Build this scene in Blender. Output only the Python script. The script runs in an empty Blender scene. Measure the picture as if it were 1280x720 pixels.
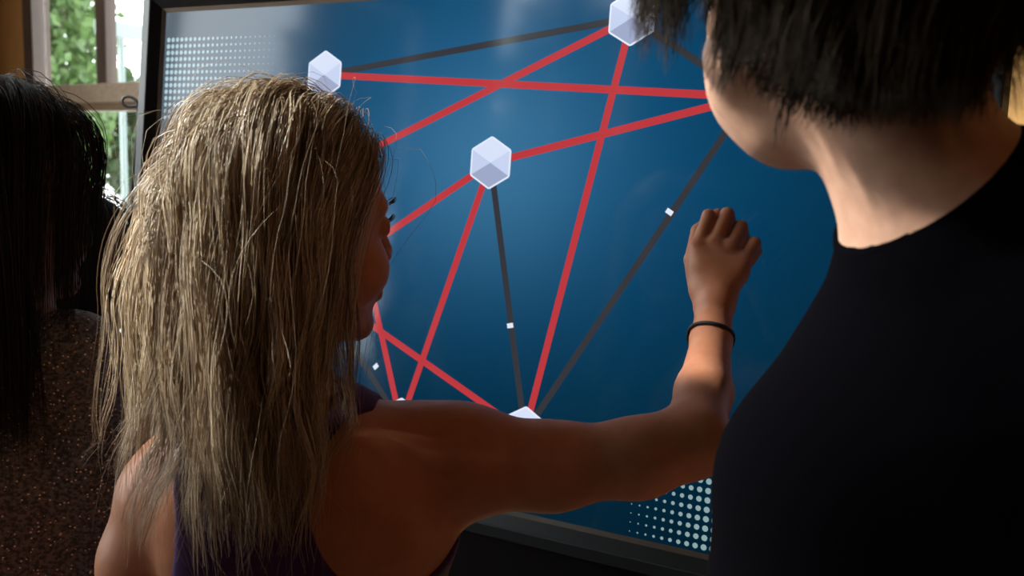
import bpy, math
import numpy as np
from mathutils import Matrix, Vector

rng = np.random.default_rng(7)
A = lambda *v: np.array(v, dtype=np.float64)
nrm = lambda v: np.asarray(v, float) / np.linalg.norm(v)

# ------------------------------------------------------------------ camera
F_PX = 1300.0                       # focal length in pixels of a 1280 x 720 frame
CAM_H = 1.50                        # height of the lens above the floor
U_C = A(.86652, .08905, -.49114)    # the display's right, up and outward directions in camera axes
V_C = A(.07061, -.99593, -.05601)
N_C = A(-.49413, .01386, -.86928)
LAMP_W = 6.5                       # warm pendant lamp, watts
UNIT = .0719                        # one network icon is this tall (a 55 inch panel)
TILT = math.radians(5.2)            # the display leans back by this much
ZW = nrm(V_C * math.cos(TILT) + N_C * math.sin(TILT))
YW = nrm(A(0, 0, 1) - ZW * ZW[2])
XW = np.cross(YW, ZW)
C2W = np.stack([XW, YW, ZW])        # camera axes (right, down, forward) -> world
CAM = A(0, 0, CAM_H)

def ray(px, py):
    return C2W @ A((px - 640) / F_PX, (py - 360) / F_PX, 1.0)

def P(px, py, d):
    return CAM + ray(px, py) * d

def D(x, y, z):
    """a direction given as right, up, away of the camera's upright view"""
    return A(x, z, y)

scene = bpy.context.scene
cam_data = bpy.data.cameras.new('camera')
cam_data.sensor_width = 36.0
cam_data.lens = F_PX / 1280 * 36.0
cam_data.clip_start = .02
cam_data.dof.use_dof = True
cam_data.dof.focus_distance = 1.05
cam_data.dof.aperture_fstop = 8.0
camera = bpy.data.objects.new('camera', cam_data)
scene.collection.objects.link(camera)
r_, d_, f_ = C2W[:, 0], C2W[:, 1], C2W[:, 2]
camera.matrix_world = Matrix(((r_[0], -d_[0], -f_[0], CAM[0]), (r_[1], -d_[1], -f_[1], CAM[1]),
                              (r_[2], -d_[2], -f_[2], CAM[2]), (0, 0, 0, 1)))
scene.camera = camera

# ------------------------------------------------------------------ sky and exposure
world = bpy.data.worlds.new('sky'); scene.world = world
world.use_nodes = True
wn, wl = world.node_tree.nodes, world.node_tree.links
bg = wn['Background']
grad = wn.new('ShaderNodeTexCoord'); sep = wn.new('ShaderNodeSeparateXYZ'); ramp = wn.new('ShaderNodeValToRGB')
wl.new(grad.outputs['Generated'], sep.inputs[0]); wl.new(sep.outputs['Z'], ramp.inputs[0])
ramp.color_ramp.elements[0].color = (.95, .97, 1, 1); ramp.color_ramp.elements[1].color = (.82, .91, 1, 1)
wl.new(ramp.outputs[0], bg.inputs['Color'])
bg.inputs['Strength'].default_value = 7.5
sun_d = bpy.data.lights.new('sun', 'SUN'); sun_d.energy = 14.0; sun_d.angle = math.radians(4); sun_d.color = (1, .975, .94)
sun = bpy.data.objects.new('sun', sun_d); scene.collection.objects.link(sun)      # low sun through the side windows
sun.rotation_euler = Vector((-.82, -.03, .57)).to_track_quat('Z', 'Y').to_euler(); sun.location = (-8, 0, 6)
vs = scene.view_settings
vs.view_transform = 'Standard'; vs.look = 'None'; vs.gamma = 1.0; vs.exposure = 0.0; vs.use_curve_mapping = False
scene.cycles.use_denoising = True
scene.cycles.max_bounces = 6
scene.cycles.transparent_max_bounces = 12

# ------------------------------------------------------------------ helpers
def link(o, parent=None):
    scene.collection.objects.link(o)
    if parent is not None: o.parent = parent
    return o

def tag(o, label=None, cat=None, group=None, kind=None):
    for k, v in (('label', label), ('category', cat), ('group', group), ('kind', kind)):
        if v: o[k] = v
    return o

def root(name, loc, label, cat, group=None):
    o = bpy.data.objects.new(name, None); o.location = tuple(loc); o.empty_display_size = .1
    return tag(link(o), label, cat, group)

def base_of(parent):
    p = A(0, 0, 0)
    while parent is not None:
        p = p + np.array(parent.location); parent = parent.parent
    return p

def mesh_data(name, verts, faces, mats, smooth=False, mat_idx=None):
    me = bpy.data.meshes.new(name)
    v = np.asarray(verts, np.float32)
    me.vertices.add(len(v)); me.vertices.foreach_set('co', v.ravel())
    if isinstance(faces, np.ndarray):
        n, k = faces.shape
        loops = faces.astype(np.int32).ravel(); starts = np.arange(n, dtype=np.int32) * k
    else:
        n = len(faces); loops = np.array([i for f in faces for i in f], np.int32)
        lens = np.array([len(f) for f in faces], np.int32); starts = np.concatenate([[0], np.cumsum(lens)[:-1]]).astype(np.int32)
    me.loops.add(len(loops)); me.loops.foreach_set('vertex_index', loops)
    me.polygons.add(n); me.polygons.foreach_set('loop_start', starts)
    for m in (mats if isinstance(mats, (list, tuple)) else [mats]): me.materials.append(m)
    if mat_idx is not None: me.polygons.foreach_set('material_index', np.asarray(mat_idx, np.int32))
    me.update(calc_edges=True)
    me.validate(clean_customdata=False)
    me.polygons.foreach_set('use_smooth', np.full(len(me.polygons), smooth))
    return me

def mk(name, verts, faces, mats, parent=None, smooth=False, mat_idx=None, loc=None):
    """one mesh object; verts in world coordinates"""
    verts = np.asarray(verts, float)
    if loc is None and parent is None: loc = A(*(verts.min(0)[:2] + verts.max(0)[:2]) / 2, verts[:, 2].min())
    off = base_of(parent) if parent is not None else A(*loc)
    if parent is not None and loc is not None: off = A(*loc)
    o = bpy.data.objects.new(name, mesh_data(name, verts - off, faces, mats, smooth, mat_idx))
    if parent is None: o.location = tuple(off)
    elif loc is not None: o.location = tuple(off - base_of(parent))
    return link(o, parent)

BOXF = [(0, 3, 2, 1), (4, 5, 6, 7), (0, 1, 5, 4), (1, 2, 6, 5), (2, 3, 7, 6), (3, 0, 4, 7)]

def frame_box(o, ex, ey, ez, x0, x1, y0, y1, z0, z1):
    """box in a frame o, ex, ey, ez"""
    c = [(x0, y0, z0), (x1, y0, z0), (x1, y1, z0), (x0, y1, z0), (x0, y0, z1), (x1, y0, z1), (x1, y1, z1), (x0, y1, z1)]
    return np.array([o + ex * a + ey * b + ez * g for a, b, g in c]), list(BOXF)

def join(parts):
    vs_, fs_, n = [], [], 0
    for v, f in parts:
        vs_.append(np.asarray(v, float)); fs_ += [tuple(i + n for i in q) for q in f]; n += len(v)
    return np.concatenate(vs_), fs_

def bevel(o, w=.003, seg=2):
    m = o.modifiers.new('bevel', 'BEVEL'); m.width = w; m.segments = seg; m.limit_method = 'ANGLE'
    return o

def tube(points, radii, sides=8, closed=False):
    p = np.asarray(points, float); n = len(p)
    radii = np.broadcast_to(np.asarray(radii, float), (n,))
    t = np.roll(p, -1, 0) - np.roll(p, 1, 0) if closed else np.gradient(p, axis=0)
    t /= np.linalg.norm(t, axis=1)[:, None] + 1e-12
    ref = A(0, 0, 1) if abs(t[0][2]) < .9 else A(1, 0, 0)
    a = nrm(np.cross(t[0], ref)); vs_ = []
    for i in range(n):
        a = nrm(a - t[i] * (a @ t[i])); b = np.cross(t[i], a)
        for k in range(sides):
            w = 2 * math.pi * k / sides
            vs_.append(p[i] + radii[i] * (a * math.cos(w) + b * math.sin(w)))
    fs_ = []
    for i in range(n if closed else n - 1):
        j = (i + 1) % n
        for k in range(sides):
            l = (k + 1) % sides
            fs_.append((i * sides + k, i * sides + l, j * sides + l, j * sides + k))
    if not closed: fs_ += [tuple(range(sides))[::-1], tuple(range((n - 1) * sides, n * sides))]
    return np.array(vs_), fs_

# ------------------------------------------------------------------ materials
def new_mat(name):
    m = bpy.data.materials.new(name); m.use_nodes = True
    return m, m.node_tree.nodes, m.node_tree.links, m.node_tree.nodes['Principled BSDF']

def pbr(name, col, rough=.6, metal=0.0, spec=.5, noise=None, bump=None, col2=None, emit=None, estr=1.0, coat=0.0, sss=0.0, sheen=0.0):
    m, n, l, b = new_mat(name)
    b.inputs['Base Color'].default_value = (*col, 1); b.inputs['Roughness'].default_value = rough
    b.inputs['Metallic'].default_value = metal; b.inputs['Specular IOR Level'].default_value = spec
    b.inputs['Coat Weight'].default_value = coat; b.inputs['Coat Roughness'].default_value = .03
    b.inputs['Sheen Weight'].default_value = sheen
    if sss:
        b.inputs['Subsurface Weight'].default_value = sss
        b.inputs['Subsurface Radius'].default_value = (.012, .004, .002); b.inputs['Subsurface Scale'].default_value = .6
    if emit is not None:
        b.inputs['Emission Color'].default_value = (*emit, 1); b.inputs['Emission Strength'].default_value = estr
    if noise:
        tc = n.new('ShaderNodeTexCoord'); mp = n.new('ShaderNodeMapping'); nz = n.new('ShaderNodeTexNoise')
        sc = noise if isinstance(noise, (tuple, list)) else (noise,) * 3
        mp.inputs['Scale'].default_value = sc
        l.new(tc.outputs['Object'], mp.inputs[0]); l.new(mp.outputs[0], nz.inputs['Vector'])
        nz.inputs['Scale'].default_value = 1.0; nz.inputs['Detail'].default_value = 5
        if col2 is not None:
            rp = n.new('ShaderNodeValToRGB')
            rp.color_ramp.elements[0].position = .35; rp.color_ramp.elements[1].position = .65
            rp.color_ramp.elements[0].color = (*col, 1); rp.color_ramp.elements[1].color = (*col2, 1)
            l.new(nz.outputs['Fac'], rp.inputs[0]); l.new(rp.outputs[0], b.inputs['Base Color'])
        if bump:
            bp = n.new('ShaderNodeBump'); bp.inputs['Strength'].default_value = bump; bp.inputs['Distance'].default_value = .002
            l.new(nz.outputs['Fac'], bp.inputs['Height']); l.new(bp.outputs[0], b.inputs['Normal'])
    return m

def srgb(r, g, b):
    f = lambda c: (c / 255 / 12.92) if c <= 10 else ((c / 255 + .055) / 1.055) ** 2.4
    return (f(r), f(g), f(b))

M = {}
M['skin_tan'] = pbr('skin_tan', (.47, .195, .105), .48, spec=.3, noise=60, col2=(.42, .165, .085), bump=.08, sss=.12)
M['skin_fair'] = pbr('skin_fair', (.50, .29, .20), .5, spec=.35, noise=80, col2=(.44, .24, .16), bump=.12, sss=.1)
M['lip'] = pbr('lip', (.42, .13, .10), .4)
M['eye_white'] = pbr('eye_white', (.75, .72, .70), .15)
M['iris'] = pbr('iris', (.06, .09, .12), .1)
M['purple_cotton'] = pbr('purple_cotton', (.055, .016, .085), .85, spec=.2, noise=(900, 900, 900), bump=.3, sheen=.15)
M['black_cotton'] = pbr('black_cotton', (.0010, .0008, .0014), 1.0, spec=.02, noise=700, bump=.3)
M['dark_denim'] = pbr('dark_denim', (.012, .016, .03), .85, spec=.2, noise=600, bump=.4)
M['dark_knit'] = pbr('dark_knit', (.02, .016, .015), .85, spec=.2, noise=400, bump=.5)
M['shoe'] = pbr('shoe', (.03, .03, .032), .6)
M['black_cord'] = pbr('black_cord', (.004, .004, .005), .6, noise=900, bump=.4)
M['black_plastic'] = pbr('black_plastic', (.006, .006, .007), .35, spec=.4)
M['frame_grey'] = pbr('frame_grey', (.012, .015, .017), .5, metal=.1, noise=300, bump=.05)
M['bezel_brown'] = pbr('bezel_brown', (.10, .075, .055), .22, spec=.6)
M['dark_wood'] = pbr('dark_wood', (.055, .034, .024), .55, noise=(30, 30, 3), col2=(.085, .05, .035), bump=.2)
M['rail_wood'] = pbr('rail_wood', (.30, .22, .15), .5, noise=(4, 60, 60), col2=(.38, .29, .21), bump=.15)
M['rail_dark'] = pbr('rail_dark', (.16, .10, .055), .5, noise=(4, 60, 60), col2=(.2, .13, .075), bump=.15)
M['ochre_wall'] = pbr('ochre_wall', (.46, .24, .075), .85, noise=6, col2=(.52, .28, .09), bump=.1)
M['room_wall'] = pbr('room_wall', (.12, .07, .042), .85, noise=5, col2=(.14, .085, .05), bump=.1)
M['floor_wood'] = pbr('floor_wood', (.09, .05, .03), .45, noise=(2, 30, 2), col2=(.13, .075, .045), bump=.1)
M['ceiling'] = pbr('ceiling', (.09, .055, .035), .9)
M['teal_metal'] = pbr('teal_metal', (.18, .23, .23), .5, metal=.2)
M['brass'] = pbr('brass', (.4, .26, .1), .35, metal=.9)
M['lamp_shade'] = pbr('lamp_shade', (.5, .3, .15), .7, noise=200, bump=.2)
M['bark'] = pbr('bark', (.09, .065, .045), .9, noise=(40, 40, 8), col2=(.14, .10, .075), bump=.6)
M['lawn'] = pbr('lawn', (.10, .17, .05), .9, noise=9, col2=(.16, .22, .08), bump=.4)
M['patio'] = pbr('patio', (.48, .47, .45), .8, noise=4, col2=(.54, .53, .5))

def leaf_mat(name, c1, c2):
    m, n, l, b = new_mat(name)
    oi = n.new('ShaderNodeAttribute'); oi.attribute_name = 'Col'
    rp = n.new('ShaderNodeValToRGB'); rp.color_ramp.elements[0].color = (*c1, 1); rp.color_ramp.elements[1].color = (*c2, 1)
    l.new(oi.outputs['Fac'], rp.inputs[0]); l.new(rp.outputs[0], b.inputs['Base Color'])
    b.inputs['Roughness'].default_value = .35
    tr = n.new('ShaderNodeBsdfTranslucent'); l.new(rp.outputs[0], tr.inputs['Color'])
    mx = n.new('ShaderNodeMixShader'); mx.inputs[0].default_value = .4
    l.new(b.outputs[0], mx.inputs[1]); l.new(tr.outputs[0], mx.inputs[2]); l.new(mx.outputs[0], n['Material Output'].inputs[0])
    return m
M['leaf_green'] = leaf_mat('leaf_green', (.05, .10, .025), (.15, .25, .08))
M['leaf_dark'] = leaf_mat('leaf_dark', (.02, .042, .012), (.05, .09, .03))

def glass_mat():
    m, n, l, b = new_mat('window_glass')
    t = n.new('ShaderNodeBsdfTransparent'); t.inputs[0].default_value = (.95, .97, .96, 1)
    g = n.new('ShaderNodeBsdfGlossy'); g.inputs['Roughness'].default_value = .02
    fc = n.new('ShaderNodeLayerWeight'); pw = n.new('ShaderNodeMath'); pw.operation = 'POWER'; pw.inputs[1].default_value = 5
    fr = n.new('ShaderNodeMath'); fr.operation = 'MULTIPLY_ADD'; fr.inputs[1].default_value = .6; fr.inputs[2].default_value = .04
    fc.inputs[0].default_value = .5; l.new(fc.outputs['Facing'], pw.inputs[0]); l.new(pw.outputs[0], fr.inputs[0])
    mx = n.new('ShaderNodeMixShader')
    l.new(fr.outputs[0], mx.inputs[0]); l.new(t.outputs[0], mx.inputs[1]); l.new(g.outputs[0], mx.inputs[2])
    l.new(mx.outputs[0], n['Material Output'].inputs[0])
    return m
M['glass'] = glass_mat()

def hair_mat(name, rough=.38, spec=.55, trans=.25):
    m, n, l, b = new_mat(name)
    at = n.new('ShaderNodeAttribute'); at.attribute_name = 'Col'
    l.new(at.outputs['Color'], b.inputs['Base Color'])
    b.inputs['Roughness'].default_value = rough; b.inputs['Specular IOR Level'].default_value = spec
    tr = n.new('ShaderNodeBsdfTranslucent'); l.new(at.outputs['Color'], tr.inputs['Color'])
    mx = n.new('ShaderNodeMixShader'); mx.inputs[0].default_value = trans
    l.new(b.outputs[0], mx.inputs[1]); l.new(tr.outputs[0], mx.inputs[2]); l.new(mx.outputs[0], n['Material Output'].inputs[0])
    return m
M['hair_blonde'] = hair_mat('hair_blonde', .36, .6, .22)
M['hair_dark'] = hair_mat('hair_dark', .5, .12, .1)
M['scalp_blonde'] = pbr('scalp_blonde', (.16, .09, .045), .8)
M['scalp_dark'] = pbr('scalp_dark', (.010, .007, .006), .8)

def sparkle_mat():
    m, n, l, b = new_mat('sparkle_knit')
    tc = n.new('ShaderNodeTexCoord'); vo = n.new('ShaderNodeTexVoronoi'); vo.inputs['Scale'].default_value = 210
    mp = n.new('ShaderNodeMapping'); mp.inputs['Scale'].default_value = (1, 1, 1.25)
    l.new(tc.outputs['Object'], mp.inputs[0]); l.new(mp.outputs[0], vo.inputs['Vector'])
    lt = n.new('ShaderNodeMath'); lt.operation = 'LESS_THAN'; lt.inputs[1].default_value = .26
    l.new(vo.outputs['Distance'], lt.inputs[0])
    sp = n.new('ShaderNodeSeparateColor'); l.new(vo.outputs['Color'], sp.inputs[0])
    gt = n.new('ShaderNodeMath'); gt.operation = 'GREATER_THAN'; gt.inputs[1].default_value = .62; l.new(sp.outputs[0], gt.inputs[0])
    mu = n.new('ShaderNodeMath'); mu.operation = 'MULTIPLY'; l.new(lt.outputs[0], mu.inputs[0]); l.new(gt.outputs[0], mu.inputs[1])
    nz = n.new('ShaderNodeTexNoise'); nz.inputs['Scale'].default_value = 220; l.new(mp.outputs[0], nz.inputs['Vector'])
    rp = n.new('ShaderNodeValToRGB')
    rp.color_ramp.elements[0].position = .4; rp.color_ramp.elements[1].position = .62
    rp.color_ramp.elements[0].color = (.05, .036, .032, 1); rp.color_ramp.elements[1].color = (.20, .145, .13, 1)
    l.new(nz.outputs['Fac'], rp.inputs[0])
    mix = n.new('ShaderNodeMix'); mix.data_type = 'RGBA'
    l.new(mu.outputs[0], mix.inputs[0]); l.new(rp.outputs[0], mix.inputs[6]); mix.inputs[7].default_value = (.95, .68, .42, 1)
    l.new(mix.outputs[2], b.inputs['Base Color'])
    b.inputs['Roughness'].default_value = .6
    bp = n.new('ShaderNodeBump'); bp.inputs['Strength'].default_value = .5; bp.inputs['Distance'].default_value = .002
    l.new(nz.outputs['Fac'], bp.inputs['Height']); l.new(bp.outputs[0], b.inputs['Normal'])
    return m
M['sparkle_knit'] = sparkle_mat()

def screen_mat(name, col=None):
    """display surface: gives off its picture, covered by glossy glass"""
    m, n, l, b = new_mat(name)
    b.inputs['Base Color'].default_value = (.002, .002, .002, 1)
    b.inputs['Roughness'].default_value = .09; b.inputs['IOR'].default_value = 1.5
    b.inputs['Emission Strength'].default_value = 1.0
    if col is None:
        at = n.new('ShaderNodeAttribute'); at.attribute_name = 'Col'; l.new(at.outputs['Color'], b.inputs['Emission Color'])
    else:
        b.inputs['Emission Color'].default_value = (*col, 1)
    return m

# ------------------------------------------------------------------ signed distance shapes -> one continuous mesh
class Cone:
    def __init__(s, a, b, ra, rb):
        s.a, s.b, s.ra, s.rb = np.asarray(a, float), np.asarray(b, float), ra, rb
        r = max(ra, rb); s.lo = np.minimum(s.a, s.b) - r; s.hi = np.maximum(s.a, s.b) + r
    def d(s, x, y, z):
        ab = s.b - s.a; L = ab @ ab + 1e-12
        px, py, pz = x - s.a[0], y - s.a[1], z - s.a[2]
        t = np.clip((px * ab[0] + py * ab[1] + pz * ab[2]) / L, 0, 1)
        return np.sqrt((px - t * ab[0]) ** 2 + (py - t * ab[1]) ** 2 + (pz - t * ab[2]) ** 2) - (s.ra + (s.rb - s.ra) * t)

class Ell:
    def __init__(s, c, rad, axes=None):
        s.c, s.r = np.asarray(c, float), np.asarray(rad, float)
        s.R = np.eye(3) if axes is None else np.asarray(axes, float)     # rows: own axes in world
        e = np.sqrt(((s.R * s.r[:, None]) ** 2).sum(0)); s.lo, s.hi = s.c - e, s.c + e
    def d(s, x, y, z):
        px, py, pz = x - s.c[0], y - s.c[1], z - s.c[2]
        k0 = 0; k1 = 0
        for i in range(3):
            q = (px * s.R[i, 0] + py * s.R[i, 1] + pz * s.R[i, 2])
            k0 = k0 + (q / s.r[i]) ** 2; k1 = k1 + (q / s.r[i] ** 2) ** 2
        k0 = np.sqrt(k0); k1 = np.sqrt(k1)
        return k0 * (k0 - 1) / (k1 + 1e-9)

def axis(*segs):
    """grid line positions from (start, end, step) runs"""
    out = []
    for a, b, st in segs:
        n = max(1, int(round((b - a) / st))); out += list(a + (b - a) * np.arange(n) / n)
    return np.array(out + [segs[-1][1]])

class Field:
    def __init__(s, xs, ys, zs):
        s.ax = [np.asarray(v, np.float32) for v in (xs, ys, zs)]
        s.f = np.full([len(v) for v in s.ax], .2, np.float32)
    def block(s, lo, hi):
        sl = []
        for i in range(3):
            a = int(np.searchsorted(s.ax[i], lo[i])); b = int(np.searchsorted(s.ax[i], hi[i]))
            sl.append(slice(max(a - 1, 0), min(b + 1, len(s.ax[i]))))
        g = np.meshgrid(*[s.ax[i][sl[i]] for i in range(3)], indexing='ij', sparse=True)
        return tuple(sl), g
    def add(s, prim, k=.01, op='+', grow=0.0):
        m = k + .02 + grow
        sl, g = s.block(prim.lo - m, prim.hi + m)
        if any(q.stop - q.start < 2 for q in sl): return
        b = prim.d(*g).astype(np.float32) - grow; a = s.f[sl]
        if op == '+':
            h = np.clip(.5 + .5 * (a - b) / k, 0, 1)
            s.f[sl] = a + (b - a) * h - k * h * (1 - h)
        else:
            h = np.clip(.5 - .5 * (a + b) / k, 0, 1)
            s.f[sl] = a + (-b - a) * h + k * h * (1 - h)
    def run(s, lst):
        for it in lst: s.add(*it)
        return s
    def clip_z(s, lo=None, hi=None):
        z = s.ax[2][None, None, :]
        if lo is not None: s.f = np.maximum(s.f, lo - z)
        if hi is not None: s.f = np.maximum(s.f, z - hi)
        return s
    def mesh(s):
        f = s.f; S = f < 0
        c = np.zeros([n - 1 for n in f.shape], np.uint8)
        nx, ny, nz = f.shape
        for i in (0, 1):
            for j in (0, 1):
                for k in (0, 1):
                    c += S[i:nx - 1 + i, j:ny - 1 + j, k:nz - 1 + k]
        act = (c > 0) & (c < 8)
        idx = np.argwhere(act).astype(np.int32); n = len(idx)
        vid = np.full(act.shape, -1, np.int32); vid[act] = np.arange(n)
        pos = np.zeros((n, 3)); cnt = np.zeros(n)
        cor = {}
        for i in (0, 1):
            for j in (0, 1):
                for k in (0, 1):
                    cor[i, j, k] = f[idx[:, 0] + i, idx[:, 1] + j, idx[:, 2] + k]
        co = [[s.ax[q][idx[:, q]].astype(float), s.ax[q][idx[:, q] + 1].astype(float)] for q in range(3)]
        for q in range(3):
            o = [w for w in range(3) if w != q]
            for e0 in (0, 1):
                for e1 in (0, 1):
                    a = [0, 0, 0]; a[o[0]] = e0; a[o[1]] = e1; b = list(a); b[q] = 1
                    fa, fb = cor[tuple(a)], cor[tuple(b)]
                    m = (fa < 0) != (fb < 0)
                    t = np.where(m, fa / np.where(m, fa - fb, 1), 0)
                    p = np.zeros((n, 3)); p[:, q] = co[q][0] + t * (co[q][1] - co[q][0])
                    p[:, o[0]] = co[o[0]][e0]; p[:, o[1]] = co[o[1]][e1]
                    pos[m] += p[m]; cnt[m] += 1
        pos /= cnt[:, None]
        faces = []
        for q in range(3):
            u, w = (q + 1) % 3, (q + 2) % 3
            sl0 = [slice(None)] * 3; sl1 = [slice(None)] * 3
            sl0[q] = slice(0, -1); sl1[q] = slice(1, None)
            ed = np.argwhere(S[tuple(sl0)] != S[tuple(sl1)])
            ok = (ed[:, u] > 0) & (ed[:, u] < f.shape[u] - 1) & (ed[:, w] > 0) & (ed[:, w] < f.shape[w] - 1)
            ed = ed[ok]
            if not len(ed): continue
            ins = S[ed[:, 0], ed[:, 1], ed[:, 2]]
            quad = []
            for du, dw in ((-1, -1), (0, -1), (0, 0), (-1, 0)):
                e = ed.copy(); e[:, u] += du; e[:, w] += dw
                quad.append(vid[e[:, 0], e[:, 1], e[:, 2]])
            qd = np.stack(quad, 1)
            qd[~ins] = qd[~ins][:, ::-1]
            faces.append(qd)
        return pos, np.concatenate(faces)

def sdf(prims, p):
    x, y, z = p[:, 0], p[:, 1], p[:, 2]
    d = np.full(len(p), 9.0)
    for q in prims: d = np.minimum(d, q.d(x, y, z))
    return d

def sdf_grad(prims, p, e=.002):
    g = np.stack([sdf(prims, p + A(e, 0, 0)) - sdf(prims, p - A(e, 0, 0)),
                  sdf(prims, p + A(0, e, 0)) - sdf(prims, p - A(0, e, 0)),
                  sdf(prims, p + A(0, 0, e)) - sdf(prims, p - A(0, 0, e))], 1)
    return g / (np.linalg.norm(g, axis=1)[:, None] + 1e-9)

# ------------------------------------------------------------------ people: heads, hair, legs
class Head:
    """frame: x to the person's right, y forward, z up; sizes for an adult, scaled by s"""
    def __init__(h, o, fwd, up, s, child=0.0):
        h.o = np.asarray(o, float); h.z = nrm(up); f = np.asarray(fwd, float)
        h.y = nrm(f - h.z * (f @ h.z)); h.x = np.cross(h.y, h.z); h.s = s; h.child = child
        h.R = np.stack([h.x, h.y, h.z])
        c = child
        h.cran_c = A(0, -.008, .03); h.cran_r = A(.076 + .004 * c, .096, .086)
    def w(h, p): return h.o + (np.asarray(p, float) * h.s) @ h.R
    def local(h, p): return ((p - h.o) @ h.R.T) / h.s
    def cone(h, a, b, ra, rb): return Cone(h.w(a), h.w(b), ra * h.s, rb * h.s)
    def ell(h, c, r): return Ell(h.w(c), A(*r) * h.s, h.R)
    def cranium(h, grow=0.0): return Ell(h.w(h.cran_c), (h.cran_r + grow) * h.s, h.R)
    def prims(h, ear_out=0.0, tuck=0.0):
        s = h.s; L = []
        L.append((h.cranium(), .01))
        L.append((h.ell((0, .028, -.04), (.058, .056, .082)), .03 * s))
        for q in (-1, 1):
            L.append((h.cone((q * .050, -.002, -.055), (q * .016, .066, -.106), .017, .015), .02 * s))
            L.append((h.ell((q * .035, .060, -.044), (.026, .027, .031)), .015 * s))
            L.append((h.cone((q * .046, .070, .020), (q * .010, .088, .016), .008, .009), .014 * s))
        L.append((h.ell((0, .074, -.106), (.019, .016, .016)), .012 * s))
        L.append((h.ell((0, .072, -.072), (.028, .021, .024)), .012 * s))
        for q in (-1, 1):
            L.append((h.ell((q * .031, .094, -.002), (.017, .014, .011)), .012 * s, '-'))
        L.append((h.cone((0, .086, .008), (0, .104, -.032), .0075, .0095), .008 * s))
        for q in (-1, 1):
            L.append((h.ell((q * .010, .097, -.036), (.008, .010, .0075)), .005 * s))
            L.append((h.ell((q * .031, .0795, -.002), (.0155, .0105, .0125)), .004 * s))
            L.append((h.ell((q * .031, .0885, -.002), (.012, .0045, .0052)), .002 * s, '-'))
            L.append((h.cone((q * .020, .089, -.0735), (q * .004, .0965, -.0705), .0035, .0052), .004 * s))
            L.append((h.cone((q * .018, .089, -.077), (0, .0955, -.080), .0035, .0058), .004 * s))
            L.append((h.ell((q * .0045, .0975, -.0395), (.0032, .004, .0035)), .001 * s, '-'))
            # ear: plate, rim, lobe and the hollow
            e = lambda a, b, c_: (q * (.072 - (tuck if q < 0 else 0) + a + ear_out * (.3 - b * 6)), b - .012, c_ - .008)
            L.append((h.ell(e(.004, -.006, .002), (.007, .018, .029)), .005 * s))
            rim = [e(.006, .012, .010), e(.009, .006, .026), e(.011, -.008, .031), e(.013, -.019, .022), e(.013, -.021, .006),
                   e(.011, -.014, -.012), e(.008, -.004, -.026)]
            for a_, b_ in zip(rim[:-1], rim[1:]): L.append((h.cone(a_, b_, .0036, .0036), .003 * s))
            L.append((h.ell(e(.008, -.002, -.028), (.005, .008, .009)), .004 * s))
            L.append((h.ell(e(.014, -.004, .004), (.006, .009, .014)), .003 * s, '-'))
        return L
    def lip_faces(h, v, f):
        c = h.local(v[f].mean(1))
        return (np.abs(c[:, 0]) < .022 - .5 * np.abs(c[:, 2] + .0755)) & (c[:, 1] > .086) & (np.abs(c[:, 2] + .0755) < .0085)

def eyes(h, parent):
    for q in (-1, 1):
        c = h.w((q * .031, .0775, -.002)); r = .0118 * h.s; vs_, fs_ = [], []
        nu, nv = 14, 10
        for i in range(nv + 1):
            for j in range(nu):
                t, p = math.pi * i / nv, 2 * math.pi * j / nu
                vs_.append(c + r * (h.y * math.cos(t) + (h.x * math.cos(p) + h.z * math.sin(p)) * math.sin(t)))
        mi = []
        for i in range(nv):
            for j in range(nu):
                fs_.append((i * nu + j, (i + 1) * nu + j, (i + 1) * nu + (j + 1) % nu, i * nu + (j + 1) % nu)); mi.append(1 if i < 2 else 0)
        mk('eye', vs_, fs_, [M['eye_white'], M['iris']], parent, True, mi)

def strands_mesh(name, paths, r0, cols, mat, parent, tip=.25):
    """paths (N,S,3), r0 (N,), cols (N,S,3): three-sided tapering tubes in one mesh"""
    N, S, _ = paths.shape
    t = np.gradient(paths, axis=1); t /= np.linalg.norm(t, axis=2)[..., None] + 1e-12
    ref = rng.normal(size=(N, 1, 3)); a = np.cross(t, np.broadcast_to(ref, t.shape)); a /= np.linalg.norm(a, axis=2)[..., None] + 1e-12
    b = np.cross(t, a)
    tt = np.linspace(0, 1, S)
    rad = r0[:, None] * np.where(tt < .6, 1, 1 - (1 - tip) * (tt - .6) / .4)[None]
    vs_ = np.empty((N, S, 3, 3), np.float32)
    for k in range(3):
        w = 2 * math.pi * k / 3
        vs_[:, :, k] = paths + rad[..., None] * (a * math.cos(w) + b * math.sin(w))
    i = np.arange(N)[:, None, None] * S * 3 + np.arange(S - 1)[None, :, None] * 3
    k = np.arange(3)[None, None, :]; l = (k + 1) % 3
    f = np.stack([i + k, i + l, i + 3 + l, i + 3 + k], -1).reshape(-1, 4)
    o = mk(name, vs_.reshape(-1, 3), f, mat, parent, True)
    c = np.ones((N, S, 3, 4), np.float32); c[..., :3] = cols[:, :, None, :]
    at = o.data.color_attributes.new('Col', 'FLOAT_COLOR', 'POINT'); at.data.foreach_set('color', c.ravel())
    return tag(o, kind='stuff')

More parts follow.
